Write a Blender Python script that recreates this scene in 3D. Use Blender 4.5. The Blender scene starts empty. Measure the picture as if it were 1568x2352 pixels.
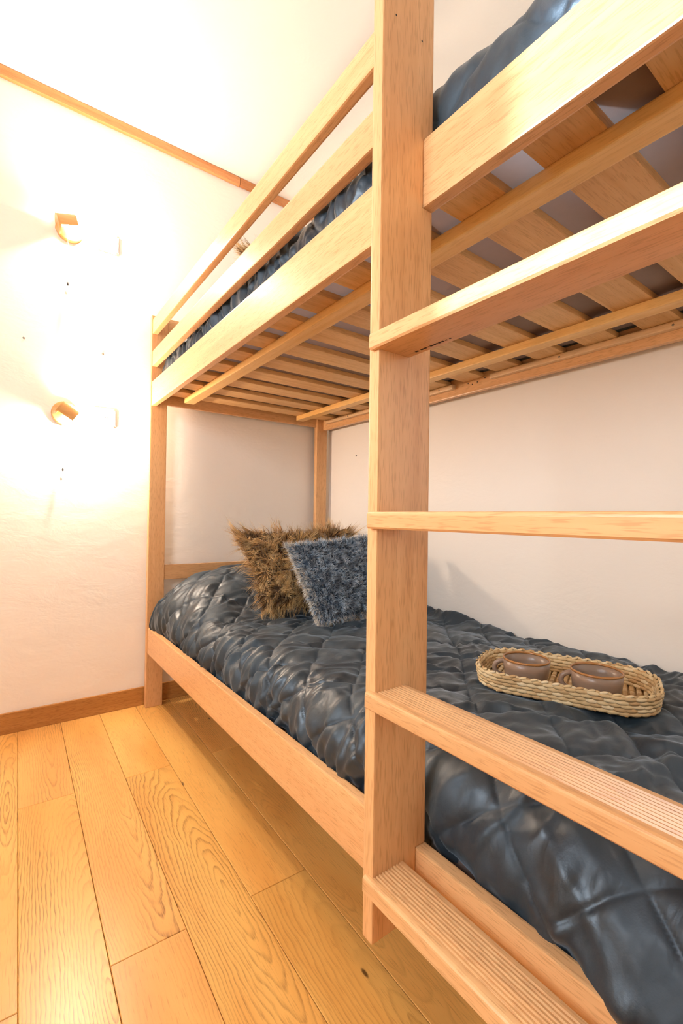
import bpy, bmesh, math, random
import numpy as np
from mathutils import Vector, Matrix

random.seed(7)
rng = np.random.default_rng(7)
scene = bpy.context.scene
col = scene.collection
R = math.radians

# ------------------------------------------------------------------ camera
cam_data = bpy.data.cameras.new('camera')
cam = bpy.data.objects.new('camera', cam_data)
col.objects.link(cam)
cam_data.sensor_fit = 'HORIZONTAL'
cam_data.sensor_width = 24.0
cam_data.lens = 24.0 * 1055.58 / 1568.0
cam_data.clip_start = 0.02
yaw, pitch, roll = 0.631008, 0.0098675, 0.0131805
fw = Vector((math.sin(yaw), math.cos(yaw), 0)); rt = Vector((math.cos(yaw), -math.sin(yaw), 0)); up = Vector((0, 0, 1))
fw2 = fw * math.cos(pitch) + up * math.sin(pitch); up2 = up * math.cos(pitch) - fw * math.sin(pitch)
rt2 = rt * math.cos(roll) + up2 * math.sin(roll); up3 = up2 * math.cos(roll) - rt * math.sin(roll)
m = Matrix((rt2, up3, -fw2)).transposed().to_4x4()
m.translation = Vector((0, 0, 1.0))
cam.matrix_world = m
scene.camera = cam

# ------------------------------------------------------------------ world, sun, daylight, exposure
scene.view_settings.view_transform = 'Standard'
scene.view_settings.look = 'None'
scene.view_settings.gamma = 1.0
scene.view_settings.use_curve_mapping = False
scene.view_settings.exposure = 0.50
scene.cycles.max_bounces = 8
scene.cycles.diffuse_bounces = 4
scene.cycles.glossy_bounces = 3
scene.cycles.adaptive_threshold = 0.1
scene.cycles.adaptive_min_samples = 16
scene.cycles.sample_clamp_indirect = 6.0

world = bpy.data.worlds.new('world'); scene.world = world
world.use_nodes = True
bg = world.node_tree.nodes['Background']
bg.inputs[0].default_value = (0.62, 0.78, 1.0, 1)
bg.inputs[1].default_value = 1.5

sun_data = bpy.data.lights.new('sun', 'SUN')
sun_data.energy = 5.2; sun_data.angle = R(1.6); sun_data.color = (0.56, 0.78, 1.0)
sun = bpy.data.objects.new('sun', sun_data); col.objects.link(sun)
sun.rotation_euler = Vector((1.0, -0.36, -0.14)).to_track_quat('-Z', 'Y').to_euler()

day_data = bpy.data.lights.new('window_daylight', 'AREA')
day_data.shape = 'RECTANGLE'; day_data.size = 1.05; day_data.size_y = 0.9
day_data.energy = 32.0; day_data.color = (0.87, 0.94, 1.0)
day = bpy.data.objects.new('window_daylight', day_data); col.objects.link(day)
day.location = (-1.30, 0.52, 1.84)
day.rotation_euler = Vector((1, 0, 0)).to_track_quat('-Z', 'Y').to_euler()

LAMP_W = 22.0          # each wall lamp
LAMP_COL = (1.0, 0.79, 0.61)

# ------------------------------------------------------------------ node helpers
def srgb(r, g, b):
    f = lambda c: (c/255/12.92) if c/255 <= 0.04045 else ((c/255+0.055)/1.055)**2.4
    return (f(r), f(g), f(b), 1.0)

class NT:
    def __init__(s, name):
        s.mat = bpy.data.materials.new(name); s.mat.use_nodes = True
        s.t = s.mat.node_tree; s.b = s.t.nodes['Principled BSDF']; s.out = s.t.nodes['Material Output']
    def n(s, kind, ins=None, **props):
        nd = s.t.nodes.new(kind)
        for k, v in props.items(): setattr(nd, k, v)
        for k, v in (ins or {}).items(): s.set(nd, k, v)
        return nd
    def set(s, nd, k, v):
        i = nd.inputs[k]
        if isinstance(v, bpy.types.NodeSocket): s.t.links.new(v, i)
        else: i.default_value = v
    def math(s, op, a, b=0.0, c=0.0):
        nd = s.t.nodes.new('ShaderNodeMath'); nd.operation = op
        for i, v in enumerate((a, b, c)): s.set(nd, i, v)
        return nd.outputs[0]
    def ramp(s, fac, stops, interp='LINEAR'):
        nd = s.t.nodes.new('ShaderNodeValToRGB'); cr = nd.color_ramp; cr.interpolation = interp
        while len(cr.elements) < len(stops): cr.elements.new(0.5)
        for e, (p, c) in zip(cr.elements, stops): e.position = p; e.color = c
        s.set(nd, 0, fac); return nd.outputs[0]
    def mix(s, fac, a, b, blend='MIX'):
        nd = s.t.nodes.new('ShaderNodeMix'); nd.data_type = 'RGBA'; nd.blend_type = blend
        s.set(nd, 0, fac); s.set(nd, 6, a); s.set(nd, 7, b); return nd.outputs[2]
    def noise(s, vec, scale, detail=3.0, rough=0.5, dist=0.0, out=0):
        nd = s.n('ShaderNodeTexNoise', {'Scale': scale, 'Detail': detail, 'Roughness': rough, 'Distortion': dist})
        if vec is not None: s.t.links.new(vec, nd.inputs['Vector'])
        return nd.outputs[out]
    def coords(s, kind='Object'): return s.n('ShaderNodeTexCoord').outputs[kind]
    def rnd(s): return s.n('ShaderNodeObjectInfo').outputs['Random']
    def vmul(s, v, xyz):
        return s.n('ShaderNodeVectorMath', {0: v, 1: xyz}, operation='MULTIPLY').outputs[0]
    def vadd(s, v, w):
        return s.n('ShaderNodeVectorMath', {0: v, 1: w}, operation='ADD').outputs[0]
    def bump(s, h, strength, dist=0.002):
        nd = s.n('ShaderNodeBump', {'Strength': strength, 'Distance': dist, 'Height': h}); return nd.outputs[0]
    def p(s, **kw):
        for k, v in kw.items(): s.set(s.b, k.replace('_', ' '), v)
        return s.mat

def wood(name, axis, light, dark, rough=0.34, coat=0.12, fleck=0.38):
    """beech-like board, grain running along one axis"""
    k = NT(name)
    off = k.vmul(k.n('ShaderNodeCombineXYZ', {0: k.rnd(), 1: k.rnd(), 2: k.rnd()}).outputs[0], (31.0, 57.0, 83.0))
    v = k.vadd(k.coords(), off)
    sc = [9.0, 9.0, 9.0]; sc[axis] = 0.9
    band = k.noise(k.vmul(v, tuple(sc)), 1.0, 2.0, 0.55, 1.0)
    sc2 = [380.0, 380.0, 380.0]; sc2[axis] = 30.0
    fl = k.noise(k.vmul(v, tuple(sc2)), 1.0, 1.0, 0.6)
    sc3 = [70.0, 70.0, 70.0]; sc3[axis] = 2.2
    st = k.noise(k.vmul(v, tuple(sc3)), 1.0, 1.0, 0.5)
    tone = k.math('ADD', k.math('MULTIPLY', band, 0.6), k.math('MULTIPLY', st, 0.4))
    base = k.ramp(tone, [(0.30, dark), (0.68, light)])
    pore = k.ramp(fl, [(0.34, (fleck, fleck, fleck, 1)), (0.47, (0, 0, 0, 1))])
    base = k.mix(pore, base, tuple(q*w for q, w in zip(dark[:3], (0.62, 0.50, 0.38))) + (1,))
    var = k.n('ShaderNodeHueSaturation', {'Hue': 0.5, 'Saturation': 1.0, 'Value': k.math('ADD', 0.93, k.math('MULTIPLY', k.rnd(), 0.12)), 'Color': base}).outputs[0]
    return k.p(Base_Color=var, Roughness=rough)

BL, BD = srgb(234, 186, 132), srgb(216, 161, 108)
W = [wood('beech_grain_%s' % a, i, BL, BD) for i, a in enumerate('xyz')]
SLAT = wood('slat_wood', 0, srgb(232, 190, 132), srgb(206, 156, 98), 0.5, 0.0, 0.3)
BATTEN = wood('batten_wood', 1, srgb(240, 198, 128), srgb(224, 172, 98), 0.4, 0.05, 0.2)
PINE = wood('pine_trim', 0, srgb(226, 160, 104), srgb(196, 124, 70), 0.4, 0.1, 0.3)
OAKB = wood('oak_baseboard', 0, srgb(202, 146, 80), srgb(168, 112, 56), 0.4, 0.05, 0.5)
LAMPWOOD = wood('lamp_wood', 0, srgb(228, 176, 112), srgb(205, 148, 84), 0.4, 0.1, 0.1)

def oak_plank():
    k = NT('oak_plank')
    r = k.rnd()
    r2 = k.math('FRACT', k.math('MULTIPLY', r, 17.31)); r3 = k.math('FRACT', k.math('MULTIPLY', r, 91.7)); r4 = k.math('FRACT', k.math('MULTIPLY', r, 53.9))
    v = k.coords()
    sep = k.n('ShaderNodeSeparateXYZ', {0: v})
    seedv = k.n('ShaderNodeCombineXYZ', {0: k.math('MULTIPLY', r, 40.0), 1: k.math('MULTIPLY', r2, 40.0), 2: r3}).outputs[0]
    vs = k.vadd(v, seedv)
    warp = k.math('SUBTRACT', k.noise(k.vmul(vs, (7.0, 1.6, 1.0)), 1.0, 2.0, 0.55), 0.5)
    warp2 = k.math('SUBTRACT', k.noise(k.vmul(vs, (34.0, 14.0, 1.0)), 1.0, 1.0, 0.6), 0.5)
    # growth rings of a log cut almost along its axis: cathedral arches
    x = k.math('SUBTRACT', sep.outputs[0], k.math('MULTIPLY', k.math('SUBTRACT', r2, 0.5), 0.16))
    depth = k.math('ADD', k.math('MULTIPLY', sep.outputs[1], k.math('ADD', 0.05, k.math('MULTIPLY', r3, 0.09))), k.math('MULTIPLY', k.math('SUBTRACT', r4, 0.5), 0.05))
    rad = k.math('SQRT', k.math('ADD', k.math('MULTIPLY', x, x), k.math('MULTIPLY', depth, depth)))
    rad = k.math('ADD', rad, k.math('ADD', k.math('MULTIPLY', warp, 0.055), k.math('MULTIPLY', warp2, 0.009)))
    freq = k.math('ADD', 95.0, k.math('MULTIPLY', r4, 75.0))
    ring = k.math('FRACT', k.math('MULTIPLY', rad, freq))
    line = k.ramp(ring, [(0.0, (0, 0, 0, 1)), (0.55, (0.12, 0.12, 0.12, 1)), (0.86, (1, 1, 1, 1)), (1.0, (0, 0, 0, 1))])
    pores = k.noise(k.vmul(vs, (420.0, 18.0, 1.0)), 1.0, 1.0, 0.6)
    broken = k.ramp(pores, [(0.38, (0, 0, 0, 1)), (0.58, (1, 1, 1, 1))])
    patch = k.ramp(k.noise(k.vmul(vs, (5.0, 1.2, 1.0)), 1.0, 1.0), [(0.36, (0.08, 0.08, 0.08, 1)), (0.62, (1, 1, 1, 1))])
    amt = k.math('MULTIPLY', k.math('MULTIPLY', line, k.math('ADD', 0.35, k.math('MULTIPLY', broken, 0.65))), k.math('MULTIPLY', patch, k.math('ADD', 0.42, k.math('MULTIPLY', r2, 0.52))))
    tone = warp
    base = k.ramp(k.math('ADD', tone, 0.5), [(0.3, srgb(226, 162, 86)), (0.7, srgb(243, 188, 108))])
    base = k.n('ShaderNodeHueSaturation', {'Hue': k.math('ADD', 0.498, k.math('MULTIPLY', r3, 0.008)), 'Saturation': 1.0, 'Value': k.math('ADD', 0.90, k.math('MULTIPLY', r4, 0.16)), 'Color': base}).outputs[0]
    c = k.mix(amt, base, srgb(128, 78, 30))
    fine = k.ramp(pores, [(0.30, (1, 1, 1, 1)), (0.42, (0, 0, 0, 1))])
    c = k.mix(k.math('MULTIPLY', fine, 0.30), c, srgb(140, 88, 38))
    knot = k.n('ShaderNodeTexVoronoi', {'Scale': 1.0, 'Vector': k.vmul(vs, (9.0, 3.2, 1.0))}).outputs[0]
    kn = k.ramp(knot, [(0.025, (1, 1, 1, 1)), (0.05, (0, 0, 0, 1))])
    c = k.mix(k.math('MULTIPLY', kn, 0.85), c, srgb(60, 32, 14))
    return k.p(Base_Color=c, Roughness=0.30)
OAK = oak_plank()

def plaster(name, c):
    k = NT(name); v = k.coords()
    h = k.noise(k.vmul(v, (6.0, 6.0, 11.0)), 1.0, 4.0, 0.58, 0.4)
    k.t.links.new(k.bump(h, 0.22, 0.014), k.b.inputs['Normal'])
    return k.p(Base_Color=c, Roughness=0.75)
WALL = plaster('white_plaster', srgb(248, 240, 229))
CEIL = plaster('ceiling_paint', srgb(248, 243, 235))

def plain(name, c, rough=0.5, **kw):
    k = NT(name); n = k.noise(k.coords(), 40.0, 3.0)
    hs = k.n('ShaderNodeHueSaturation', {'Value': k.math('ADD', 0.95, k.math('MULTIPLY', n, 0.1)), 'Color': c}).outputs[0]
    return k.p(Base_Color=hs, Roughness=rough, **kw)
WHITE = plain('white_plastic', srgb(240, 240, 236), 0.3)
DARK = plain('dark_hole', srgb(40, 36, 32), 0.6)
METAL = plain('screw_metal', srgb(150, 150, 145), 0.35, Metallic=1.0)
CORD = plain('cord_fabric', srgb(205, 198, 186), 0.7)
INK = plain('stamp_ink', srgb(46, 28, 16), 0.7)
MATT = plain('mattress_ticking', srgb(150, 130, 122), 0.9)

def velvet(name, base, wr):
    k = NT(name); v = k.coords()
    n1 = k.noise(v, 7.0, 3.0, 0.55, 0.5)
    c = k.mix(k.ramp(n1, [(0.35, (0, 0, 0, 1)), (0.65, (1, 1, 1, 1))]), base, tuple(1.7*x for x in base[:3]) + (1,))
    h = k.noise(k.vmul(v, (22.0, 40.0, 22.0)), 1.0, 2.0, 0.5, 0.5)
    h = k.math('ADD', h, k.math('MULTIPLY', k.noise(v, 420.0, 1.0), 0.07))
    k.t.links.new(k.bump(h, wr, 0.02), k.b.inputs['Normal'])
    k.b.inputs['Specular Tint'].default_value = (0.82, 0.91, 1.0, 1)
    k.p(Base_Color=c, Roughness=k.ramp(n1, [(0.38, (0.40, 0.40, 0.40, 1)), (0.62, (0.68, 0.68, 0.68, 1))]), Specular_IOR_Level=0.9, Sheen_Weight=0.26, Sheen_Roughness=0.40)
    k.b.inputs['Sheen Tint'].default_value = (0.66, 0.81, 0.96, 1)
    return k.mat
VELVET = velvet('slate_velvet', srgb(28, 39, 47), 0.12)

def fur_mat(name, stops, patch_scale, dark, pamt):
    k = NT(name)
    t = k.n('ShaderNodeAttribute', attribute_name='along').outputs['Fac']
    rr = k.n('ShaderNodeAttribute', attribute_name='strand').outputs['Fac']
    tt = k.math('ADD', k.math('MULTIPLY', t, 0.75), k.math('MULTIPLY', rr, 0.25))
    c = k.ramp(tt, stops)
    pn = k.ramp(k.noise(k.coords(), patch_scale, 3.0, 0.6), [(0.42, (1, 1, 1, 1)), (0.58, (0, 0, 0, 1))])
    c = k.mix(k.math('MULTIPLY', pn, pamt), c, dark)
    return k.p(Base_Color=c, Roughness=0.55, Sheen_Weight=0.3)
BROWNFUR = fur_mat('brown_fur', [(0.05, srgb(62, 42, 20)), (0.34, srgb(164, 118, 62)), (0.58, srgb(228, 182, 112)), (1.0, srgb(252, 226, 172))], 20.0, srgb(60, 42, 22), 0.52)
BLUEFUR = fur_mat('blue_fur', [(0.05, srgb(40, 54, 70)), (0.32, srgb(88, 118, 146)), (0.62, srgb(178, 198, 214)), (1.0, srgb(246, 248, 250))], 34.0, srgb(30, 46, 66), 0.74)
CREAMFUR = fur_mat('cream_fleece', [(0.0, srgb(170, 160, 145)), (0.5, srgb(228, 220, 206)), (1.0, srgb(246, 242, 234))], 20.0, srgb(190, 180, 165), 0.25)
BROWNB = plain('brown_backing', srgb(84, 58, 30), 0.9)
BLUEB = plain('blue_backing', srgb(40, 58, 76), 0.9)

def seagrass():
    k = NT('seagrass'); v = k.coords()
    r = k.n('ShaderNodeAttribute', attribute_name='strand').outputs['Fac']
    c = k.ramp(k.math('ADD', k.math('MULTIPLY', r, 0.6), k.math('MULTIPLY', k.noise(v, 60.0, 3.0), 0.4)), [(0.2, srgb(190, 152, 104)), (0.5, srgb(216, 188, 140)), (0.85, srgb(234, 216, 180))])
    k.t.links.new(k.bump(k.noise(k.vmul(v, (200.0, 200.0, 900.0)), 1.0, 2.0), 0.4, 0.001), k.b.inputs['Normal'])
    return k.p(Base_Color=c, Roughness=0.7)
GRASS = seagrass()
STONE = plain('taupe_stoneware', srgb(148, 124, 106), 0.32)
RIM = plain('glazed_brown_rim', srgb(176, 122, 70), 0.25)

def emis(name, c, s):
    k = NT(name)
    k.p(Base_Color=c); k.b.inputs['Emission Color'].default_value = c; k.b.inputs['Emission Strength'].default_value = s
    return k.mat
BULB = emis('glowing_bulb', (1.0, 0.86, 0.66, 1), 30.0)

def pane_mat():
    k = NT('window_glass')
    tr = k.n('ShaderNodeBsdfTransparent'); gl = k.n('ShaderNodeBsdfGlossy', {'Roughness': 0.02})
    fr = k.n('ShaderNodeFresnel', {'IOR': 1.45})
    mx = k.n('ShaderNodeMixShader', {0: fr.outputs[0], 1: tr.outputs[0], 2: gl.outputs[0]})
    k.t.links.new(mx.outputs[0], k.out.inputs['Surface'])
    return k.mat
PANE = pane_mat()

# ------------------------------------------------------------------ mesh helpers (world coordinates in, local meshes out)
WORG = {}
def tag(o, label=None, cat=None, group=None, kind=None):
    for k_, v_ in (('label', label), ('category', cat), ('group', group), ('kind', kind)):
        if v_: o[k_] = v_
    return o
def empty(name, loc, label, cat, group=None):
    o = bpy.data.objects.new(name, None); col.objects.link(o); o.location = loc
    o.empty_display_size = 0.05; WORG[o] = Vector(loc)
    return tag(o, label, cat, group)
def link(name, me, origin, parent=None):
    o = bpy.data.objects.new(name, me); col.objects.link(o)
    origin = Vector(origin); WORG[o] = origin
    if parent is not None:
        o.parent = parent; o.location = origin - WORG[parent]
    else: o.location = origin
    return o
def mesh(name, V, F, mat, parent=None, origin=None, smooth=True, attrs=None):
    V = np.asarray(V, dtype=np.float64)
    if origin is None: origin = (V.min(0) + V.max(0)) / 2
    me = bpy.data.meshes.new(name)
    if isinstance(F, np.ndarray):
        L = V - np.asarray(origin); nf, kk = F.shape
        me.vertices.add(len(L)); me.vertices.foreach_set('co', L.astype(np.float32).ravel())
        me.loops.add(nf * kk); me.loops.foreach_set('vertex_index', F.astype(np.int32).ravel())
        me.polygons.add(nf); me.polygons.foreach_set('loop_start', np.arange(0, nf * kk, kk, dtype=np.int32))
        me.update(calc_edges=True)
    else:
        me.from_pydata((V - np.asarray(origin)).tolist(), [], F); me.update()
    me.validate()
    me.polygons.foreach_set('use_smooth', [smooth] * len(me.polygons))
    for an, av in (attrs or {}).items():
        a = me.attributes.new(an, 'FLOAT', 'POINT'); a.data.foreach_set('value', np.asarray(av, dtype=np.float32))
    me.materials.append(mat)
    return link(name, me, origin, parent)
def bm_obj(name, bm, mat, parent=None, origin=None, smooth=False):
    bmesh.ops.recalc_face_normals(bm, faces=bm.faces)
    if origin is None:
        c = np.array([v.co for v in bm.verts]); origin = (c.min(0) + c.max(0)) / 2
    bmesh.ops.translate(bm, verts=bm.verts, vec=-Vector(origin))
    me = bpy.data.meshes.new(name); bm.to_mesh(me); bm.free()
    me.polygons.foreach_set('use_smooth', [smooth] * len(me.polygons))
    me.materials.append(mat)
    return link(name, me, origin, parent)
def add_box(bm, x0, x1, y0, y1, z0, z1):
    v = [bm.verts.new(p) for p in ((x0,y0,z0),(x1,y0,z0),(x1,y1,z0),(x0,y1,z0),(x0,y0,z1),(x1,y0,z1),(x1,y1,z1),(x0,y1,z1))]
    for f in ((0,3,2,1),(4,5,6,7),(0,1,5,4),(1,2,6,5),(2,3,7,6),(3,0,4,7)): bm.faces.new([v[i] for i in f])
def box(name, x0, x1, y0, y1, z0, z1, mat, parent=None, bev=0.003, origin=None):
    bm = bmesh.new(); add_box(bm, x0, x1, y0, y1, z0, z1)
    if bev: bmesh.ops.bevel(bm, geom=bm.edges[:], offset=bev, segments=2, affect='EDGES', profile=0.7)
    return bm_obj(name, bm, mat, parent, origin)
def lathe(name, prof, mat, center, axis=(0, 0, 1), seg=40, parent=None, closed=False, smooth=True):
    """prof: list of (radius, height)"""
    prof = np.array(prof, float); n = len(prof)
    q = Vector((0, 0, 1)).rotation_difference(Vector(axis)).to_matrix()
    a = np.linspace(0, 2*np.pi, seg, endpoint=False)
    V = np.stack([prof[:, None, 0]*np.cos(a), prof[:, None, 0]*np.sin(a), np.repeat(prof[:, 1:2], seg, 1)], -1).reshape(-1, 3)
    V = V @ np.array(q).T + np.array(center)
    F = []
    for i in range(n if closed else n-1):
        for j in range(seg):
            i2 = (i+1) % n
            F.append((i*seg+j, i*seg+(j+1) % seg, i2*seg+(j+1) % seg, i2*seg+j))
    return mesh(name, V, np.array(F), mat, parent, center, smooth)
def tube(name, pts, rad, mat, parent=None, seg=10, origin=None, cap=True):
    pts = np.array(pts, float); n = len(pts); rad = np.broadcast_to(np.array(rad, float), (n,))
    T = np.gradient(pts, axis=0); T /= np.linalg.norm(T, axis=1)[:, None] + 1e-12
    ref = np.array((0.0, 0.0, 1.0)) if abs(T[0][2]) < 0.9 else np.array((1.0, 0, 0))
    V = []
    A = np.cross(T[0], ref); A /= np.linalg.norm(A)
    for i in range(n):
        A = A - T[i]*(A @ T[i]); A /= np.linalg.norm(A); B = np.cross(T[i], A)
        for j in range(seg):
            t = 2*math.pi*j/seg; V.append(pts[i] + rad[i]*(math.cos(t)*A + math.sin(t)*B))
    F = [(i*seg+j, i*seg+(j+1) % seg, (i+1)*seg+(j+1) % seg, (i+1)*seg+j) for i in range(n-1) for j in range(seg)]
    if cap: F += [tuple(range(seg))[::-1], tuple((n-1)*seg+j for j in range(seg))]
    return mesh(name, V, F, mat, parent, origin, True)
def grid_faces(nu, nv):
    i, j = np.meshgrid(np.arange(nu-1), np.arange(nv-1), indexing='ij')
    a = (i*nv + j).ravel(); return np.stack([a, a+nv, a+nv+1, a+1], 1)

# value noise (numpy)
_T = rng.random((256, 256))
def vnoise(x, y):
    xi = np.floor(x).astype(int); yi = np.floor(y).astype(int); fx = x-xi; fy = y-yi
    fx = fx*fx*(3-2*fx); fy = fy*fy*(3-2*fy)
    g = lambda a, b: _T[a & 255, b & 255]
    return (g(xi, yi)*(1-fx)+g(xi+1, yi)*fx)*(1-fy) + (g(xi, yi+1)*(1-fx)+g(xi+1, yi+1)*fx)*fy
def fbm(x, y, o=3):
    s = 0; a = 0.5; t = 0
    for i in range(o): s = s + a*vnoise(x*2**i+17.3*i, y*2**i+5.1*i); t += a; a *= 0.5
    return s/t - 0.5
def sstep(a, b, x):
    t = np.clip((x-a)/(b-a), 0, 1); return t*t*(3-2*t)

# ------------------------------------------------------------------ room shell
XL, XR, YF, YB, ZC = -1.15, 1.742, -1.30, 2.57, 3.0
T = 0.12
def struct(o, label): return tag(o, label, None, None, 'structure')
fl = struct(box('floor', XL-T, XR+T, YF-T, YB+T, -0.12, -0.018, DARK, None, 0), 'oak plank floor of the bedroom')
struct(box('ceiling', XL-T, XR+T, YF-T, YB+T, ZC, ZC+0.12, CEIL, None, 0), 'white painted ceiling')
wb = struct(box('wall_back', XL-T, XR+T, YB, YB+T, -0.1, ZC, WALL, None, 0), 'white plaster wall carrying the two lamps')
wr = struct(box('wall_right', XR, XR+T, YF-T, YB, -0.1, ZC, WALL, None, 0), 'white plaster wall along the long side of the bunk bed')
struct(box('wall_front', XL-T, XR, YF-T, YF, -0.1, ZC, WALL, None, 0), 'white plaster wall behind the viewer')
# left wall with a window opening
WY0, WY1, WZ0, WZ1 = -0.10, 1.11, 1.36, 2.32
bm = bmesh.new()
add_box(bm, XL-T, XL, YF, WY0, -0.1, ZC); add_box(bm, XL-T, XL, WY1, YB, -0.1, ZC)
add_box(bm, XL-T, XL, WY0, WY1, -0.1, WZ0); add_box(bm, XL-T, XL, WY0, WY1, WZ1, ZC)
struct(bm_obj('wall_left', bm, WALL), 'white plaster wall with the daylight window')
bm = bmesh.new()
for a in ((WY0, WY0+0.05, WZ0, WZ1), (WY1-0.05, WY1, WZ0, WZ1), (WY0+0.05, WY1-0.05, WZ0, WZ0+0.05), (WY0+0.05, WY1-0.05, WZ1-0.05, WZ1)):
    add_box(bm, XL-0.09, XL-0.04, *a)
wn = struct(bm_obj('window_1', bm, WHITE), 'white framed window letting in daylight')
mesh('pane', [(XL-0.065, WY0+.05, WZ0+.05), (XL-0.065, WY1-.05, WZ0+.05), (XL-0.065, WY1-.05, WZ1-.05), (XL-0.065, WY0+.05, WZ1-.05)], [(0, 1, 2, 3)], PANE, wn, smooth=False)
# timber trim under the ceiling, two lengths meeting at a joint
t1 = struct(box('trim_1', XL, 1.088, YB-0.022, YB, 2.952, 2.998, PINE, None, 0.004), 'orange pine cornice strip between wall and ceiling')
t2 = struct(box('trim_2', 1.090, XR, YB-0.022, YB, 2.954, 2.999, PINE, None, 0.004), 'short end of the pine cornice strip behind the guard rail')
struct(box('baseboard_back', XL, XR, YB-0.014, YB, 0.0, 0.094, OAKB, None, 0.003), 'oak baseboard along the lamp wall')
struct(box('baseboard_right', XR-0.014, XR, YF, YB-0.014, 0.0, 0.094, OAKB, None, 0.003), 'oak baseboard behind the bunk bed')

# floor planks, each its own board
PW = 0.1665; ang = math.atan(0.0175)
ca, sa = math.cos(ang), math.sin(ang)
PLANK_ME = {}
def plank(xc, y0, y1):
    key = round(y1-y0, 3)
    if key not in PLANK_ME:
        b = bmesh.new(); add_box(b, -PW/2+0.0006, PW/2-0.0006, -key/2+0.0006, key/2-0.0006, -0.018, 0.0)
        es = [e for e in b.edges if all(abs(v.co.z) < 1e-6 for v in e.verts)]
        bmesh.ops.bevel(b, geom=es, offset=0.0012, segments=1, affect='EDGES')
        bmesh.ops.recalc_face_normals(b, faces=b.faces)
        me = bpy.data.meshes.new('plank'); b.to_mesh(me); b.free(); me.materials.append(OAK); PLANK_ME[key] = me
    yc = (y0+y1)/2; dx, dy = xc-0.37, yc-1.2
    o = link('plank', PLANK_ME[key], (0.37+ca*dx+sa*dy, 1.2-sa*dx+ca*dy, 0.0), fl)
    o.rotation_euler = (0, 0, -ang)
PL = 1.54
for i in range(-7, 9):
    x0 = 0.038 + PW*i
    base = 1.885 if i % 2 == 0 else 1.118
    js = [base + PL*q for q in range(-3, 3)]
    for a, b_ in zip(js[:-1], js[1:]):
        a2, b2 = max(a, YF-0.05), min(b_, YB+0.02)
        if b2-a2 > 0.03: plank(x0+PW/2, a2, b2)

# ------------------------------------------------------------------ bunk bed
bed = empty('bunk_bed', (1.15, 1.30, 0.0), 'tall light beech bunk bed with ladder and guard rails', 'bunk bed')
YP0, YP1 = 2.503, 2.535
YN0, YN1 = 0.055, 0.087
RX0, RX1 = 0.601, 0.626
for (y0, y1) in ((YP0, YP1), (YN0, YN1)):
    box('post', 0.597, 0.680, y0, y1, 0, 2.032, W[2], bed, 0.004)
    box('post', 1.624, 1.702, y0, y1, 0, 2.032, W[2], bed, 0.004)
    ya, yb = (y0+0.005, y1-0.005)
    box('end_rail', 0.680, 1.624, ya, yb, 1.577, 1.70, W[0], bed)
    box('end_rail', 0.680, 1.624, ya, yb, 0.655, 0.732, W[0], bed)
    box('end_rail', 0.680, 1.624, ya, yb, 1.935, 2.036, W[0], bed)
    box('end_rail', 0.680, 1.624, ya, yb, 0.285, 0.41, W[0], bed)
YR0, YR1 = YN1, YP0
box('side_rail', RX0, RX1, YR0, YR1, 1.561, 1.686, W[1], bed, 0.004)
box('side_rail', RX0, RX1, YR0, YR1, 0.281, 0.411, W[1], bed, 0.004)
box('side_rail', 1.672, 1.697, YR0, YR1, 1.562, 1.686, W[1], bed, 0.004)
box('side_rail', 1.672, 1.697, YR0, YR1, 0.281, 0.411, W[1], bed, 0.004)
box('guard_rail', RX0, RX1+0.001, 0.609, YR1, 1.935, 2.010, W[1], bed, 0.005)
box('guard_rail', RX0, RX1+0.001, 0.609, YR1, 1.766, 1.845, W[1], bed, 0.005)
# ladder: stiles hung on the rails, grooved treads let into them
for y0 in (0.584, 0.098):
    # one board, notched at the back where it hooks over the two side rails
    P = [(0.500, 0.291), (0.6005, 0.291), (0.6005, 0.4115), (0.624, 0.4115), (0.624, 1.5605), (0.6005, 1.5605), (0.6005, 1.6865), (0.624, 1.6865), (0.624, 2.06), (0.500, 2.06)]
    bm = bmesh.new()
    va = [bm.verts.new((p[0], y0, p[1])) for p in P]; vb = [bm.verts.new((p[0], y0+0.025, p[1])) for p in P]
    bm.faces.new(va); bm.faces.new(vb[::-1])
    for i in range(len(P)): bm.faces.new((va[i], vb[i], vb[(i+1) % len(P)], va[(i+1) % len(P)]))
    bmesh.ops.recalc_face_normals(bm, faces=bm.faces)
    bmesh.ops.bevel(bm, geom=bm.edges[:], offset=0.0035, segments=2, affect='EDGES', profile=0.7)
    bm_obj('ladder_stile', bm, W[2], bed)
def rung(zt):
    x0, x1, zb = 0.490, 0.572, zt-0.0285
    r = 0.006
    P = [(x0, zb+0.003), (x0, zt-r)] + [(x0+r-r*math.cos(a), zt-r+r*math.sin(a)) for a in (0.5, 1.0)] + [(x0+r, zt)]
    gx = np.linspace(x0+0.016, x1-0.014, 9)
    for g in gx: P += [(g-0.0025, zt), (g-0.0012, zt-0.0022), (g+0.0012, zt-0.0022), (g+0.0025, zt)]
    P += [(x1-0.004, zt), (x1, zt-0.004), (x1, zb+0.003), (x1-0.003, zb), (x0+0.003, zb)]
    ya, yb = 0.598, 0.110; n = len(P)
    V = [(p[0], ya, p[1]) for p in P] + [(p[0], yb, p[1]) for p in P]
    F = [(i, (i+1) % n, n+(i+1) % n, n+i) for i in range(n)] + [tuple(range(n))[::-1], tuple(range(n, 2*n))]
    bm = bmesh.new(); vs = [bm.verts.new(v) for v in V]
    for f in F: bm.faces.new([vs[i] for i in f])
    return bm_obj('ladder_rung', bm, W[1], bed)
RT = (0.402, 0.708, 1.009, 1.310)
rungs = [rung(z) for z in RT]
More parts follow.
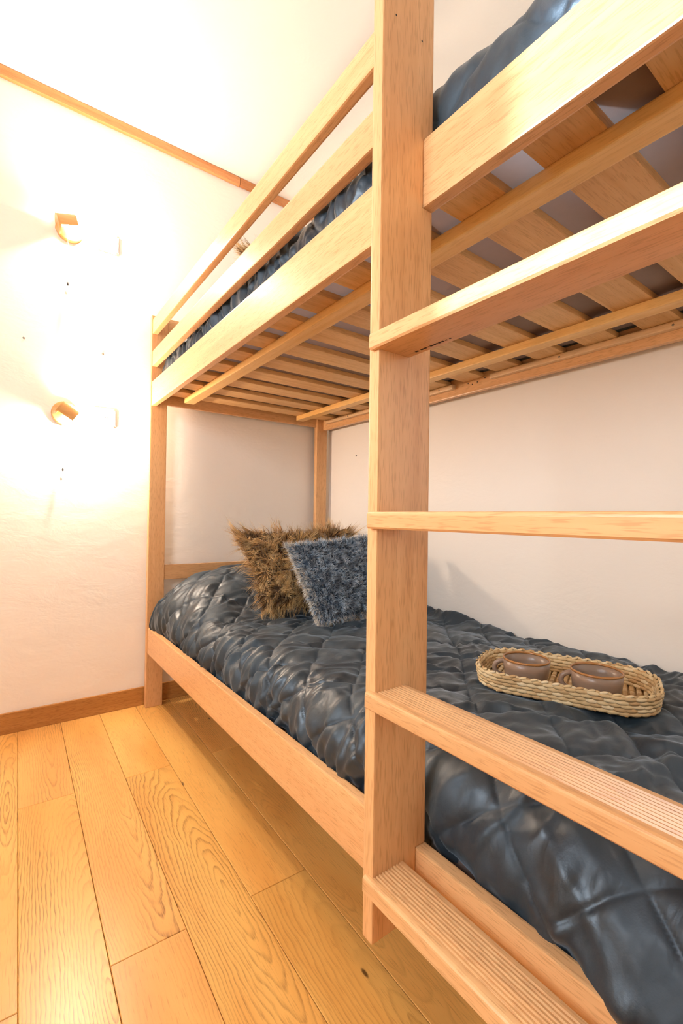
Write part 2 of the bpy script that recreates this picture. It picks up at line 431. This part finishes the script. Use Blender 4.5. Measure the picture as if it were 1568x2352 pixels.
# worn stamp on the underside of the top rung
bm = bmesh.new()
for yy, w_, h_ in ((0.553, .007, .004), (0.541, .006, .004), (0.534, .006, .004), (0.527, .004, .0015), (0.520, .006, .004), (0.513, .0035, .004), (0.508, .0025, .004), (0.503, .004, .004), (0.497, .005, .004), (0.489, .004, .0025), (0.481, .003, .0025)):
    add_box(bm, 0.558-h_/2, 0.558+h_/2, yy-w_/2, yy+w_/2, 1.310-0.0285-0.0004, 1.310-0.0285+0.0003)
s_ = bm_obj('stamp', bm, INK, rungs[3]); s_['label'] = 'row of worn dark stamped marks'
# slats, battens, ledgers of the upper bunk
ZS = 1.615
for k_ in range(13):
    yn = 2.343 - 0.1825*k_
    if yn < YN1+0.01: break
    box('slat', 0.628, 1.668, yn, yn+0.106, ZS, ZS+0.019, SLAT, bed, 0.003)
box('slat_batten', 0.752, 0.803, 0.10, 2.448, ZS-0.028, ZS-0.0003, BATTEN, bed, 0.004)
box('slat_batten', 1.436, 1.487, 0.10, 2.450, ZS-0.028, ZS-0.0003, BATTEN, bed, 0.004)
LED = wood('ledger_wood', 1, srgb(244, 214, 172), srgb(228, 186, 136), 0.45, 0.0, 0.2)
for y0, y1 in ((1.405, 2.440), (0.10, 1.205)):
    l_ = box('slat_ledger', 1.647, 1.672, y0, y1, 1.593, ZS-0.0005, LED, bed, 0.004)
    for yy in np.arange(y0+0.08, y1, 0.36):
        lathe('screw', [(0.0, 0.0008), (0.0034, 0.0008), (0.0040, -0.0004)], METAL, (1.647, yy, 1.603), (-1, 0, 0), 10, l_)
box('slat_ledger', 0.6265, 0.648, 0.10, 2.440, 1.597, ZS-0.0005, LED, bed, 0.003)
for yy, zz in ((1.335, 1.606), (1.312, 1.598), (1.285, 1.602), (1.245, 1.612)):
    lathe('screw_hole', [(0.0, 0.0006), (0.0028, 0.0006), (0.0030, -0.0004)], DARK, (1.672, yy, zz), (-1, 0, 0), 8, bed)
# lower slats
for k_ in range(13):
    yn = 2.343 - 0.1825*k_
    if yn < YN1+0.01: break
    box('slat', 0.628, 1.668, yn, yn+0.106, 0.315, 0.334, SLAT, bed, 0.003)
for xx in (0.6265, 1.6505): box('slat_ledger', xx, xx+0.0215, 0.10, 2.440, 0.293, 0.3148, LED, bed, 0.003)
# knots and nail marks on the ladder stile
for xx, zz in ((0.530, 1.866), (0.593, 1.86)):
    lathe('nail_mark', [(0.0, 0.0003), (0.0018, 0.0003), (0.0020, -0.0002)], DARK, (xx, 0.584, zz), (0, -1, 0), 8, bed)

# ------------------------------------------------------------------ mattresses
def mattress(z0, z1, label):
    bm = bmesh.new(); add_box(bm, 0.66, 1.665, 0.10, 2.49, z0, z1)
    bmesh.ops.bevel(bm, geom=bm.edges[:], offset=0.03, segments=4, affect='EDGES')
    tag(bm_obj('mattress', bm, MATT, None, (1.16, 1.3, z0), True), label, 'mattress', 'mattresses on the bunk bed')
mattress(0.334, 0.505, 'grey brown mattress under the lower quilt')
mattress(ZS+0.019, 1.80, 'grey brown mattress seen through the slats of the upper bunk')

# ------------------------------------------------------------------ quilts
def quilt(name, zt, zlow, pillow, label, nu, nv, xfront):
    y = np.linspace(0.105, 2.478, nv)
    # cross section: parameter s from wall (0) over the top to the front hem
    cx, cz, rx, rz = 0.745, zt-0.115, 0.745-xfront, 0.115
    flat = 1.715 - cx
    arc = 0.5*math.pi*math.sqrt((rx*rx+rz*rz)/2)
    drop = cz - zlow
    S = 0.07 + flat + arc + drop
    s = np.linspace(0, S, nu)
    x = np.zeros(nu); z = np.zeros(nu); nx = np.zeros(nu); nz = np.zeros(nu)
    for i, si in enumerate(s):
        if si < 0.07:
            t = si/0.07; x[i] = 1.735 - 0.02*math.sin(t*math.pi/2); z[i] = zt - 0.06*(1-math.sin(t*math.pi/2)); nx[i], nz[i] = 0.25*(1-t), 1
        elif si < 0.07+flat: x[i] = 1.715 - (si-0.07); z[i] = zt; nz[i] = 1
        elif si < 0.07+flat+arc:
            a = (si-0.07-flat)/arc*math.pi/2; x[i] = cx - rx*math.sin(a); z[i] = cz + rz*math.cos(a); nx[i], nz[i] = -math.sin(a), math.cos(a)
        else: x[i] = cx-rx + 0.015*((si-0.07-flat-arc)/max(drop, 1e-3))**2; z[i] = cz - (si-0.07-flat-arc); nx[i] = -1
    Sg, Y = np.meshgrid(s, y, indexing='ij')
    X = np.repeat(x[:, None], nv, 1); Z = np.repeat(z[:, None], nv, 1)
    NX = np.repeat(nx[:, None], nv, 1); NZ = np.repeat(nz[:, None], nv, 1)
    side = sstep(0.07+flat-0.06, 0.07+flat+arc*0.8, Sg)
    U = 1.785 - Sg                                   # unrolled x
    # diamond stitching
    w1 = 0.05*fbm(U*5, Y*5, 2); w2 = 0.05*fbm(U*5+30, Y*5+11, 2)
    A = (U - Y - 0.425 + w1)/0.213; B = (U + Y - 0.905 + w2)/0.213
    puff = (np.abs(np.sin(np.pi*A))*np.abs(np.sin(np.pi*B)))
    near = 1 - sstep(0.55, 1.05, Y)
    far = 1 - near
    big = 1.0 if pillow else 0.35
    pf = puff**0.5
    h = (0.0155-0.001*near)*(pf-0.5)
    seam = np.exp(-(np.minimum(np.abs(np.sin(np.pi*A)), np.abs(np.sin(np.pi*B)))/0.07)**2)
    h -= 0.0025*seam*(1-0.4*near)
    # folds: patches of warped parallel creases, pulled by the stitching
    edge = 1-np.clip(puff*1.3, 0, 1)
    def folds(ang_, wl, amp, seed, warp):
        c_, s_ = math.cos(ang_), math.sin(ang_)
        q = Y*c_ + U*s_; p_ = U*c_ - Y*s_
        ph = q/wl + warp*fbm(U*5+seed, Y*7+seed*2, 3) + 0.6*fbm(p_*9+seed, q*20, 2)
        mk_ = np.clip(0.35+3.2*fbm(U*6+seed*3, Y*6+seed, 2), 0, 1)
        return amp*mk_*((0.5+0.5*np.sin(2*np.pi*ph))**1.6-0.35)
    act = (0.45+0.55*edge)*(0.10+0.90*far)
    h += act*(folds(0.10, 0.055, 0.0130, 3, 2.6) + folds(0.65, 0.068, 0.0125, 11, 2.8) + folds(-0.5, 0.060, 0.0110, 23, 2.8))
    h += far*0.018*fbm(U*9+60, Y*9, 2)
    h += side*(0.35+0.65*far)*(folds(0.0, 0.040, 0.015, 37, 1.6) + folds(0.15, 0.075, 0.014, 51, 2.0))
    h += 0.012*fbm(U*3.1, Y*3.1+20, 2)
    h += near*big*(folds(0.75, 0.16, 0.018, 61, 1.5) + folds(-0.2, 0.11, 0.012, 71, 1.6) + folds(0.35, 0.06, 0.006, 83, 1.8) + folds(-0.9, 0.045, 0.004, 91, 2.2) + 0.030*fbm(U*4.3+7, Y*4.3, 2))
    X = X + NX*h; Z = Z + NZ*h
    if pillow:
        fx = np.clip(1-((X-1.16)/0.575)**2, 0, 1)**0.62
        g = sstep(1.80, 2.22, Y)*(1-0.35*sstep(2.36, 2.478, Y))
        Z = Z + 0.185*fx*g*(1-0.75*side)
        # bulge over the rail at the head end, crease in front of the pillow
        X = X - 0.020*side*sstep(2.05, 2.35, Y)
        Z = Z + 0.030*side*sstep(1.95, 2.3, Y)*(1-sstep(0.07+flat+arc*0.7, S, Sg))
        Z = Z - 0.018*np.exp(-((Y-1.83)/0.045)**2)*(1-side)*(0.6+fbm(U*5, Y*5, 2))
        Z = Z - 0.030*sstep(1.32, 1.62, X)*(1-sstep(1.5, 1.9, Y))
        # roll of cloth pushed up along the wall, and cloth spilling on to the rail near the foot
        Z = Z + 0.035*np.exp(-((X-1.70)/0.035)**2)*sstep(1.15, 1.45, Y)*(1-sstep(1.8, 2.0, Y))
        hem = sstep(0.07+flat+arc*0.45, S-0.02, Sg)
        X = X - 0.020*hem*(1-sstep(0.26, 0.46, Y))*(0.7+0.6*fbm(Y*0+3, Y*11, 2))
    else:
        g = sstep(1.85, 2.2, Y); Z = Z + 0.16*g*np.clip(1-((X-1.16)/0.5)**2, 0, 1)**0.6
        X = X + 0.012*side*sstep(2.3, 2.47, Y)
    # ends tuck down
    endd = sstep(2.42, 2.478, Y); Z = np.maximum(Z - endd**2*0.10, np.minimum(Z, zlow))
    endn = 1-sstep(0.105, 0.17, Y); Z = Z - endn**2*0.10
    X = np.minimum(X, XR-0.004)
    if pillow:   # pressed flat under the tray and the cushions
        pu = (X-1.190)*math.cos(R(-67))+(Y-0.632)*math.sin(R(-67)); pw = -(X-1.190)*math.sin(R(-67))+(Y-0.632)*math.cos(R(-67))
        mk = (1-sstep(0.185, 0.235, np.abs(pu)))*(1-sstep(0.105, 0.150, np.abs(pw)))
        Z = Z*(1-mk) + np.minimum(Z, 0.553)*mk
    V = np.stack([X, Y, Z], -1).reshape(-1, 3)
    o = mesh(name, V, grid_faces(nu, nv), VELVET, None, (1.15, 1.3, zlow), True)
    return tag(o, label, 'quilt', 'velvet quilts on the bunk bed')
quilt('quilt', 0.552, 0.385, True, 'dark slate velvet quilt with diamond stitching on the lower bunk', 330, 560, 0.632)
uq = quilt('quilt', 1.858, 1.655, False, 'blue grey velvet quilt on the upper bunk behind the guard rails', 230, 420, 0.638)
# its tucked-in hem lying between the slats and the mattress on the wall side
yy = np.linspace(0.12, 2.45, 240)
xe = 1.575 + 0.10*fbm(yy*5.0, yy*0+2, 3)
V = np.concatenate([np.stack([xe, yy, 0*yy+ZS+0.0198+0.002*fbm(yy*9, yy*0, 2)], 1), np.stack([0*yy+1.668, yy, 0*yy+ZS+0.0205+0.004*vnoise(yy*14, yy*0)], 1)])
n = len(yy); F = np.array([(i, i+1, n+i+1, n+i) for i in range(n-1)])
mesh('tucked_hem', V, F, VELVET, uq, None, True)

# ------------------------------------------------------------------ fur cushions
def cushion_grid(TL, TR, BLc, BR, thick, nu, nv, conc):
    TL, TR, BLc, BR = map(np.array, (TL, TR, BLc, BR))
    u, v = np.meshgrid(np.linspace(0, 1, nu), np.linspace(0, 1, nv), indexing='ij')
    uu = 0.5+(u-0.5)*(1-conc*(1-(2*v-1)**2)); vv = 0.5+(v-0.5)*(1-conc*(1-(2*u-1)**2))
    P = (1-vv)[..., None]*((1-uu)[..., None]*BLc+uu[..., None]*BR) + vv[..., None]*((1-uu)[..., None]*TL+uu[..., None]*TR)
    ex = (TR+BR-TL-BLc); ez = (TL+TR-BLc-BR); N = np.cross(ex, ez); N /= np.linalg.norm(N)
    t = thick*((1-(2*u-1)**2)*(1-(2*v-1)**2))**0.55
    t = t + 0.012*fbm(u*5+TL[0]*9, v*5, 2)*(t/thick)
    return P, N, t, u, v
def cushion(name, label, quad, thick, conc, mats, furs, group=None):
    nu = nv = 44
    P, N, t, u, v = cushion_grid(*quad, thick, nu, nv, conc)
    front = P + N*t[..., None]*1.0; back = P - N*t[..., None]*0.75
    base = (np.array(quad[2])+np.array(quad[3]))/2
    e = empty(name, tuple(base), label, 'cushion', group)
    F = grid_faces(nu, nv)
    V = np.concatenate([front.reshape(-1, 3), back.reshape(-1, 3)])
    mesh('cover', V, np.concatenate([F, (F+nu*nv)[:, ::-1]]), mats, e, base)
    # strands
    ex = np.array(quad[1])-np.array(quad[0]); ex /= np.linalg.norm(ex); ez = np.cross(N, ex)
    for (nm, mat, count, length, width, seg, mode, lay) in furs:
        if mode == 'edge':
            k4 = rng.integers(0, 4, count); a = rng.random(count); d = rng.random(count)**1.5*0.042
            fu = np.where(k4 == 0, d, np.where(k4 == 1, 1-d, a)); fv = np.where(k4 == 2, d, np.where(k4 == 3, 1-d, a))
            sd = np.where(rng.random(count) < 0.75, -1.0, 1.0)
        else:
            fu = rng.random(count); fv = rng.random(count); sd = np.where(rng.random(count) < (0.80 if mode == 'front' else 0.0), 1.0, -1.0)
        iu = np.clip((fu*(nu-1)), 0, nu-1.001); iv = np.clip((fv*(nv-1)), 0, nv-1.001)
        i0 = iu.astype(int); j0 = iv.astype(int); a = (iu-i0)[:, None]; b = (iv-j0)[:, None]
        def samp(G): return (G[i0, j0]*(1-a)*(1-b)+G[i0+1, j0]*a*(1-b)+G[i0, j0+1]*(1-a)*b+G[i0+1, j0+1]*a*b)
        P0 = np.where(sd[:, None] > 0, samp(front), samp(back))
        # outward direction: face normal blended to the rim's outward direction
        ru = 2*fu-1; rv = 2*fv-1
        w = np.maximum(np.abs(ru), np.abs(rv))**4
        out = ru[:, None]*np.abs(ru)[:, None]*ex + rv[:, None]*np.abs(rv)[:, None]*ez
        D = N*sd[:, None]*(1.05-w)[:, None] + out*(0.25+w)[:, None]
        D /= np.linalg.norm(D, axis=1)[:, None]
        th = 2*np.pi*2.2*fbm(fu*lay[2]+3, fv*lay[2]+8, 2)
        comb = np.cos(th)[:, None]*(-ez) + np.sin(th)[:, None]*ex
        comb = comb*lay[0] + rng.normal(0, lay[1], (count, 3)) + np.array((0, 0, -0.25*lay[0]))
        if mode == 'front':
            K = 30 if length > 0.03 else 46; cid = ((np.floor(fu*K+2*fbm(fu*9, fv*9, 2)).astype(int) % 64)*64 + (np.floor(fv*K+2*fbm(fu*9+5, fv*9, 2)).astype(int) % 64))
            crd = rng.normal(0, 0.42, (4096, 3)); comb = comb*0.8 + crd[cid]
        Ln = length*(0.55+0.7*rng.random(count))*(0.8+0.6*(0.5+fbm(fu*12, fv*12, 2)))
        tt = np.linspace(0, 1, seg+1)
        pts = P0[:, None, :] + Ln[:, None, None]*(D[:, None, :]*(tt-0.38*tt**2)[None, :, None] + comb[:, None, :]*(tt**1.6)[None, :, None]*0.8)
        sw = np.cross(D, rng.normal(0, 1, (count, 3))); sw /= np.linalg.norm(sw, axis=1)[:, None]+1e-9
        wd = width*(1-0.85*tt)
        Lp = pts - sw[:, None, :]*wd[None, :, None]; Rp = pts + sw[:, None, :]*wd[None, :, None]
        VV = np.stack([Lp, Rp], 2).reshape(-1, 3)
        q = np.arange(count)[:, None]*(2*(seg+1)) + np.arange(seg)[None, :]*2
        FF = np.stack([q, q+1, q+3, q+2], -1).reshape(-1, 4)
        al = np.broadcast_to(tt[None, :, None], (count, seg+1, 2)).ravel(); st = np.repeat(rng.random(count), 2*(seg+1))
        o = mesh(nm, VV, FF, mat, e, base, True, {'along': al, 'strand': st})
        o['kind'] = 'stuff'
    return e
BQ = ((0.845, 2.00, 0.925), (1.405, 1.865, 0.935), (0.925, 1.835, 0.575), (1.425, 1.76, 0.575))
brown = cushion('fur_cushion', 'shaggy brown faux fur cushion leaning on the pillow of the lower bunk', BQ, 0.075, 0.085, BROWNB,
        [('fur', BROWNFUR, 20000, 0.052, 0.0012, 4, 'front', (0.70, 0.13, 6.0))], 'brown fur cushions')
cushion('fleece_cushion', 'blue grey plush cushion with cream edge in front of the brown fur cushion', ((0.935, 1.665, 0.880), (1.44, 1.70, 0.912), (1.005, 1.515, 0.565), (1.475, 1.545, 0.57)), 0.072, 0.055, BLUEB,
        [('plush_pile', BLUEFUR, 34000, 0.019, 0.0012, 2, 'front', (0.5, 0.35, 16.0)), ('fleece_edge', CREAMFUR, 15000, 0.017, 0.0012, 2, 'edge', (0.2, 0.35, 9.0)), ('fleece_back', CREAMFUR, 6000, 0.014, 0.0014, 2, 'back', (0.2, 0.35, 9.0))])
# its twin on the upper bunk: copy of the brown cushion and its parts
c2 = brown.copy(); col.objects.link(c2); c2.location = brown.location + Vector((0.0, 0.0, 1.312))
c2['label'] = 'brown faux fur cushion peeking between the guard rails of the upper bunk'
for ch in list(brown.children):
    d = ch.copy(); col.objects.link(d); d.parent = c2

# ------------------------------------------------------------------ woven tray and cups
TC = np.array((1.190, 0.632, 0.556)); TA = R(-67.0)
tu = np.array((math.cos(TA), math.sin(TA), 0)); tw = np.array((-math.sin(TA), math.cos(TA), 0))
tray = empty('woven_tray', tuple(TC), 'oval woven seagrass tray lying on the lower quilt', 'tray')
def rr_path(L, Wd, r, n):
    """rounded rectangle as n evenly spaced (u, w, tangent) samples"""
    seg = []
    hl, hw = L/2-r, Wd/2-r
    per = 4*hl+4*hw+2*math.pi*r
    for i in range(n):
        d = per*i/n
        parts = [('l', 2*hl, (-hl, -hw-r), (1, 0)), ('a', r*math.pi/2, (hl, -hw), -90), ('l', 2*hw, (hl+r, -hw), (0, 1)), ('a', r*math.pi/2, (hl, hw), 0),
                 ('l', 2*hl, (hl, hw+r), (-1, 0)), ('a', r*math.pi/2, (-hl, hw), 90), ('l', 2*hw, (-hl-r, hw), (0, -1)), ('a', r*math.pi/2, (-hl, -hw), 180)]
        for kd, ln, p0, dr in parts:
            if d <= ln+1e-9:
                if kd == 'l': seg.append((p0[0]+dr[0]*d, p0[1]+dr[1]*d, math.atan2(dr[1], dr[0])))
                else:
                    a = R(dr)+d/r; seg.append((p0[0]+r*math.cos(a), p0[1]+r*math.sin(a), a+math.pi/2))
                break
            d -= ln
    return seg
SV, SF, SA = [], [], []
def bead(c, tdir, half, rad_n, rad_z, nrm, zdir, tone, bow):
    """one plaited strand segment, a flattened spindle"""
    b0 = sum(len(x) for x in SV); ns, nr = 5, 6
    pts = []
    for i in range(ns):
        t = -1+2*i/(ns-1); rr_ = max(1-t*t*0.82, 0.0)**0.5
        for j in range(nr):
            a = 2*math.pi*j/nr
            pts.append(c + tdir*half*t + nrm*(rad_n*rr_*math.cos(a)+bow*(1-t*t)) + zdir*rad_z*rr_*math.sin(a))
    SV.append(np.array(pts)); SA.append(np.full(len(pts), tone))
    for i in range(ns-1):
        for j in range(nr): SF.append((b0+i*nr+j, b0+i*nr+(j+1) % nr, b0+(i+1)*nr+(j+1) % nr, b0+(i+1)*nr+j))
UZ = np.array((0, 0, 1.0))
def weave_wall():
    rows = 5; H = 0.044; n = 50
    for r_ in range(rows):
        f = (r_+0.5)/rows; gro = 0.008*f
        path = rr_path(0.402+2*gro, 0.240+2*gro, 0.085+gro, n*2)
        for lay in (1, -1):
            for i in range(n):
                p, w_, a = path[(2*i + (r_ % 2) + (1 if lay < 0 else 0)) % (2*n)]
                td = math.cos(a)*tu + math.sin(a)*tw; nm = math.sin(a)*tu - math.cos(a)*tw
                c = TC + p*tu + w_*tw + UZ*(0.004+H*f+random.uniform(-.0006, .0006)) + nm*0.0025*lay
                bead(c, td, 0.0150*random.uniform(.92, 1.1), 0.0042, 0.0056, nm, UZ, random.random()*0.8, 0.0018*lay)
    # plaited rim
    path = rr_path(0.420, 0.258, 0.094, 96)
    for i, (p, w_, a) in enumerate(path):
        td = math.cos(a)*tu + math.sin(a)*tw; nm = math.sin(a)*tu - math.cos(a)*tw
        s_ = 1 if i % 2 else -1
        bead(TC+p*tu+w_*tw+UZ*(0.0490+0.001*s_)+nm*0.002*s_, td+0.25*s_*UZ, 0.0085, 0.0040, 0.0040, nm, UZ, random.random(), 0)
weave_wall()
o = mesh('woven_wall', np.concatenate(SV), np.array(SF), GRASS, tray, tuple(TC), True, {'strand': np.concatenate(SA)}); o['kind'] = 'stuff'
SV, SF, SA = [], [], []
for i in range(-13, 14):
    for j in range(-11, 12):
        uu_, ww_ = i*0.0155, j*0.0115+(0.0 if i % 2 else 0.0058)
        du, dw = max(abs(uu_)-0.118, 0), max(abs(ww_)-0.038, 0)
        if math.hypot(du, dw) > 0.080: continue
        bead(TC+uu_*tu+ww_*tw+UZ*0.004, tw if (i+j) % 2 else tw, 0.0125, 0.0062, 0.003, tu, UZ, random.random()*0.9, 0)
o = mesh('woven_base', np.concatenate(SV), np.array(SF), GRASS, tray, tuple(TC), True, {'strand': np.concatenate(SA)}); o['kind'] = 'stuff'
# solid inner lining so no light shows between the strands
path = rr_path(0.404, 0.242, 0.086, 80); path2 = rr_path(0.416, 0.254, 0.092, 80); n = 80
V = [TC+p*tu+w_*tw+UZ*0.002 for p, w_, a in path]+[TC+p*tu+w_*tw+UZ*0.046 for p, w_, a in path2]
mesh('core', V, [(i, (i+1) % n, n+(i+1) % n, n+i) for i in range(n)]+[tuple(range(n))], GRASS, tray, tuple(TC), True, {'strand': np.full(2*n, 0.1)})

def cup(c, label, hang):
    c = np.array(c)
    e = empty('cup', tuple(c), label, 'cup', 'taupe cups on the tray')
    r, H = 0.0585, 0.068
    prof = [(0.0, 0.0), (0.034, 0.0), (0.036, 0.002), (0.046, 0.010), (0.0540, 0.024), (0.0572, 0.044), (r-0.0006, H-0.003), (r-0.0035, H-0.003), (0.0535, 0.044), (0.050, 0.025), (0.042, 0.012), (0.028, 0.007), (0.0, 0.006)]
    lathe('bowl', prof, STONE, tuple(c), seg=48, parent=e)
    lathe('rim', [(r-0.0042, H-0.0045), (r+0.0003, H-0.0045), (r+0.0004, H-0.001), (r-0.0018, H+0.0008), (r-0.0040, H-0.001)], RIM, tuple(c), seg=48, parent=e, closed=True)
    d = np.array((math.cos(hang), math.sin(hang), 0)); pts = []
    for t in np.linspace(0, 1, 16):
        a = math.pi*(0.5-t)*1.05
        pts.append(c + d*(0.050+0.030*max(math.cos(a), -0.05)**0.8 if math.cos(a) > 0 else 0.050) + UZ*(0.036+0.020*math.sin(a)) if math.cos(a) > 0 else c + d*0.049 + UZ*(0.036+0.020*math.sin(a)))
    tube('handle', pts, 0.0062, STONE, e, 10)
cup((1.122, 0.696, 0.564), 'taupe stoneware cup at the pillow end of the woven tray', R(128))
cup((1.180, 0.543, 0.564), 'taupe stoneware cup at the ladder end of the woven tray', R(128))

# ------------------------------------------------------------------ wall lamps
def wall_lamp(c, rot, label, a0, a1, r1, half, shift, lout):
    """round base on the wall, half-tube wooden shade in front of the bulb, closed at one end; rot turns the shade about the wall normal"""
    c = np.array(c)
    e = empty('wall_lamp', tuple(c), label, 'lamp', 'wooden wall lamps')
    lathe('base_disc', [(0.0, 0.024), (0.052, 0.024), (0.056, 0.021), (0.057, 0.016), (0.057, 0.0), (0.0, 0.0)], LAMPWOOD, tuple(c), (0, -1, 0), 48, e)
    au = np.array((math.cos(rot), 0, -math.sin(rot)))         # shade axis in the wall plane
    av = np.array((math.sin(rot), 0, math.cos(rot)))          # across the axis
    an = np.array((0, -1.0, 0))
    org = c + an*0.066 + au*shift
    # half tube: angles from up-front to down-front
    r0 = r1-0.006; n = 20
    angs = np.linspace(R(a0), R(a1), n)
    V = []
    for uu_ in (-half, half):
        for rr_ in (r0, r1):
            for a in angs: V.append(org + au*uu_ + rr_*(math.cos(a)*an + math.sin(a)*av))
    F = []
    I = lambda u_, r_, i: (u_*2+r_)*n+i
    for i in range(n-1):
        F += [(I(0,1,i), I(0,1,i+1), I(1,1,i+1), I(1,1,i)), (I(0,0,i), I(1,0,i), I(1,0,i+1), I(0,0,i+1)),
              (I(0,0,i), I(0,0,i+1), I(0,1,i+1), I(0,1,i)), (I(1,0,i), I(1,1,i), I(1,1,i+1), I(1,0,i+1))]
    F += [(I(0,0,0), I(0,1,0), I(1,1,0), I(1,0,0)), (I(0,0,n-1), I(1,0,n-1), I(1,1,n-1), I(0,1,n-1))]
    sh = mesh('shade', V, F, LAMPWOOD, e, tuple(org), False)
    # closed end of the shade, which also carries the socket
    V = []; m_ = 28
    for uu_ in (-half-0.009, -half):
        for j in range(m_): V.append(org + au*uu_ + r1*(math.cos(2*math.pi*j/m_)*an + math.sin(2*math.pi*j/m_)*av))
    F = [tuple(range(m_)), tuple(range(m_, 2*m_))[::-1]] + [(j, (j+1) % m_, m_+(j+1) % m_, m_+j) for j in range(m_)]
    mesh('end_cap', V, F, LAMPWOOD, e, None, False)
    tube('arm', [org-an*0.045-au*(half+0.004), org-an*0.01-au*(half+0.004)], 0.010, LAMPWOOD, e, 12)
    tube('socket', [org-au*half, org-au*(half-0.026)], 0.014, WHITE, e, 16)
    bc = org + au*(half-0.028)
    lathe('bulb', [(0.0001, -0.030), (0.010, -0.027), (0.013, -0.018), (0.021, -0.002), (0.0245, 0.012), (0.021, 0.024), (0.012, 0.032), (0.0001, 0.035)], BULB, tuple(bc), tuple(au), 24, e)
    cord_a = tube('pull_cord', [c+an*0.030+np.array((-0.012, 0, -0.050-0.26*t)) for t in np.linspace(0, 1, 8)], 0.0007, CORD, e, 6)
    cord_b = tube('pull_cord', [c+an*0.030+np.array((-0.006, 0, -0.050-0.22*t)) for t in np.linspace(0, 1, 8)], 0.0007, CORD, e, 6)
    k1 = c+an*0.030+np.array((-0.006, 0, -0.270)); lathe('cord_knob', [(0.0001, -0.008), (0.003, -0.007), (0.004, 0.0), (0.002, 0.010), (0.0001, 0.011)], DARK, tuple(k1), (0, 0, 1), 12, cord_b)
    k2 = c+an*0.030+np.array((-0.012, 0, -0.310)); lathe('cord_knob', [(0.0001, -0.012), (0.004, -0.010), (0.0045, 0.0), (0.002, 0.014), (0.0001, 0.015)], CORD, tuple(k2), (0, 0, 1), 12, cord_a)
    ld = bpy.data.lights.new('lamp_bulb_light', 'POINT'); ld.energy = LAMP_W; ld.color = LAMP_COL; ld.shadow_soft_size = 0.02
    lo = bpy.data.objects.new('lamp_bulb_light', ld); col.objects.link(lo); lo.parent = e; lo.location = Vector(bc + au*0.050 + an*lout) - Vector(c)
    return e
wall_lamp((0.228, YB, 2.362), R(-15), 'round wooden wall lamp glowing beside the upper bunk', -30, 95, 0.042, 0.036, -0.014, 0.025)
wall_lamp((0.222, YB, 1.476), R(34), 'round wooden wall lamp glowing below, level with the lower bunk', -45, 60, 0.034, 0.036, 0.010, 0.015)

# ------------------------------------------------------------------ sockets and screws on the walls
def socket(xc, zc, label):
    e = empty('wall_socket', (xc, YB, zc), label, 'socket', 'white wall sockets')
    bm = bmesh.new(); add_box(bm, xc-0.0535, xc+0.0535, YB-0.010, YB, zc-0.048, zc+0.048)
    es = [ed for ed in bm.edges if abs(ed.verts[0].co.y-ed.verts[1].co.y) > 1e-4]
    bmesh.ops.bevel(bm, geom=es, offset=0.008, segments=4, affect='EDGES')
    es = [ed for ed in bm.edges if all(v.co.y < YB-0.009 for v in ed.verts)]
    bmesh.ops.bevel(bm, geom=es, offset=0.003, segments=2, affect='EDGES')
    bm_obj('cover_plate', bm, WHITE, e)
    sf = lathe('socket_face', [(0.0195, 0.0), (0.0215, 0.0), (0.0215, 0.0022), (0.0195, 0.0022)], WHITE, (xc-0.006, YB-0.0095, zc), (0, -1, 0), 32, e, closed=True)
    for dx in (-0.0155, 0.0065): lathe('pin_hole', [(0.0001, 0.0004), (0.0024, 0.0004), (0.0026, -0.0002)], DARK, (xc+dx, YB-0.0100, zc), (0, -1, 0), 12, sf)
socket(0.391, 2.365, 'white wall socket beside the upper wooden lamp')
socket(0.391, 1.482, 'white wall socket beside the lower wooden lamp')
def wscrew(p, ax, label):
    o = lathe('wall_screw', [(0.0001, 0.004), (0.0032, 0.0036), (0.0052, 0.0016), (0.0054, -0.001), (0.0001, -0.002)], METAL, p, ax, 14)
    tag(o, label, 'screw', 'screws left in the walls')
wscrew((0.055, YB, 1.803), (0, -1, 0), 'small screw in the plaster, the one nearer the picture edge')
wscrew((0.381, YB, 1.800), (0, -1, 0), 'small screw in the plaster between lamp sockets and bed post')
wscrew((XR, 2.237, 1.377), (-1, 0, 0), 'small screw in the long wall under the upper bunk')
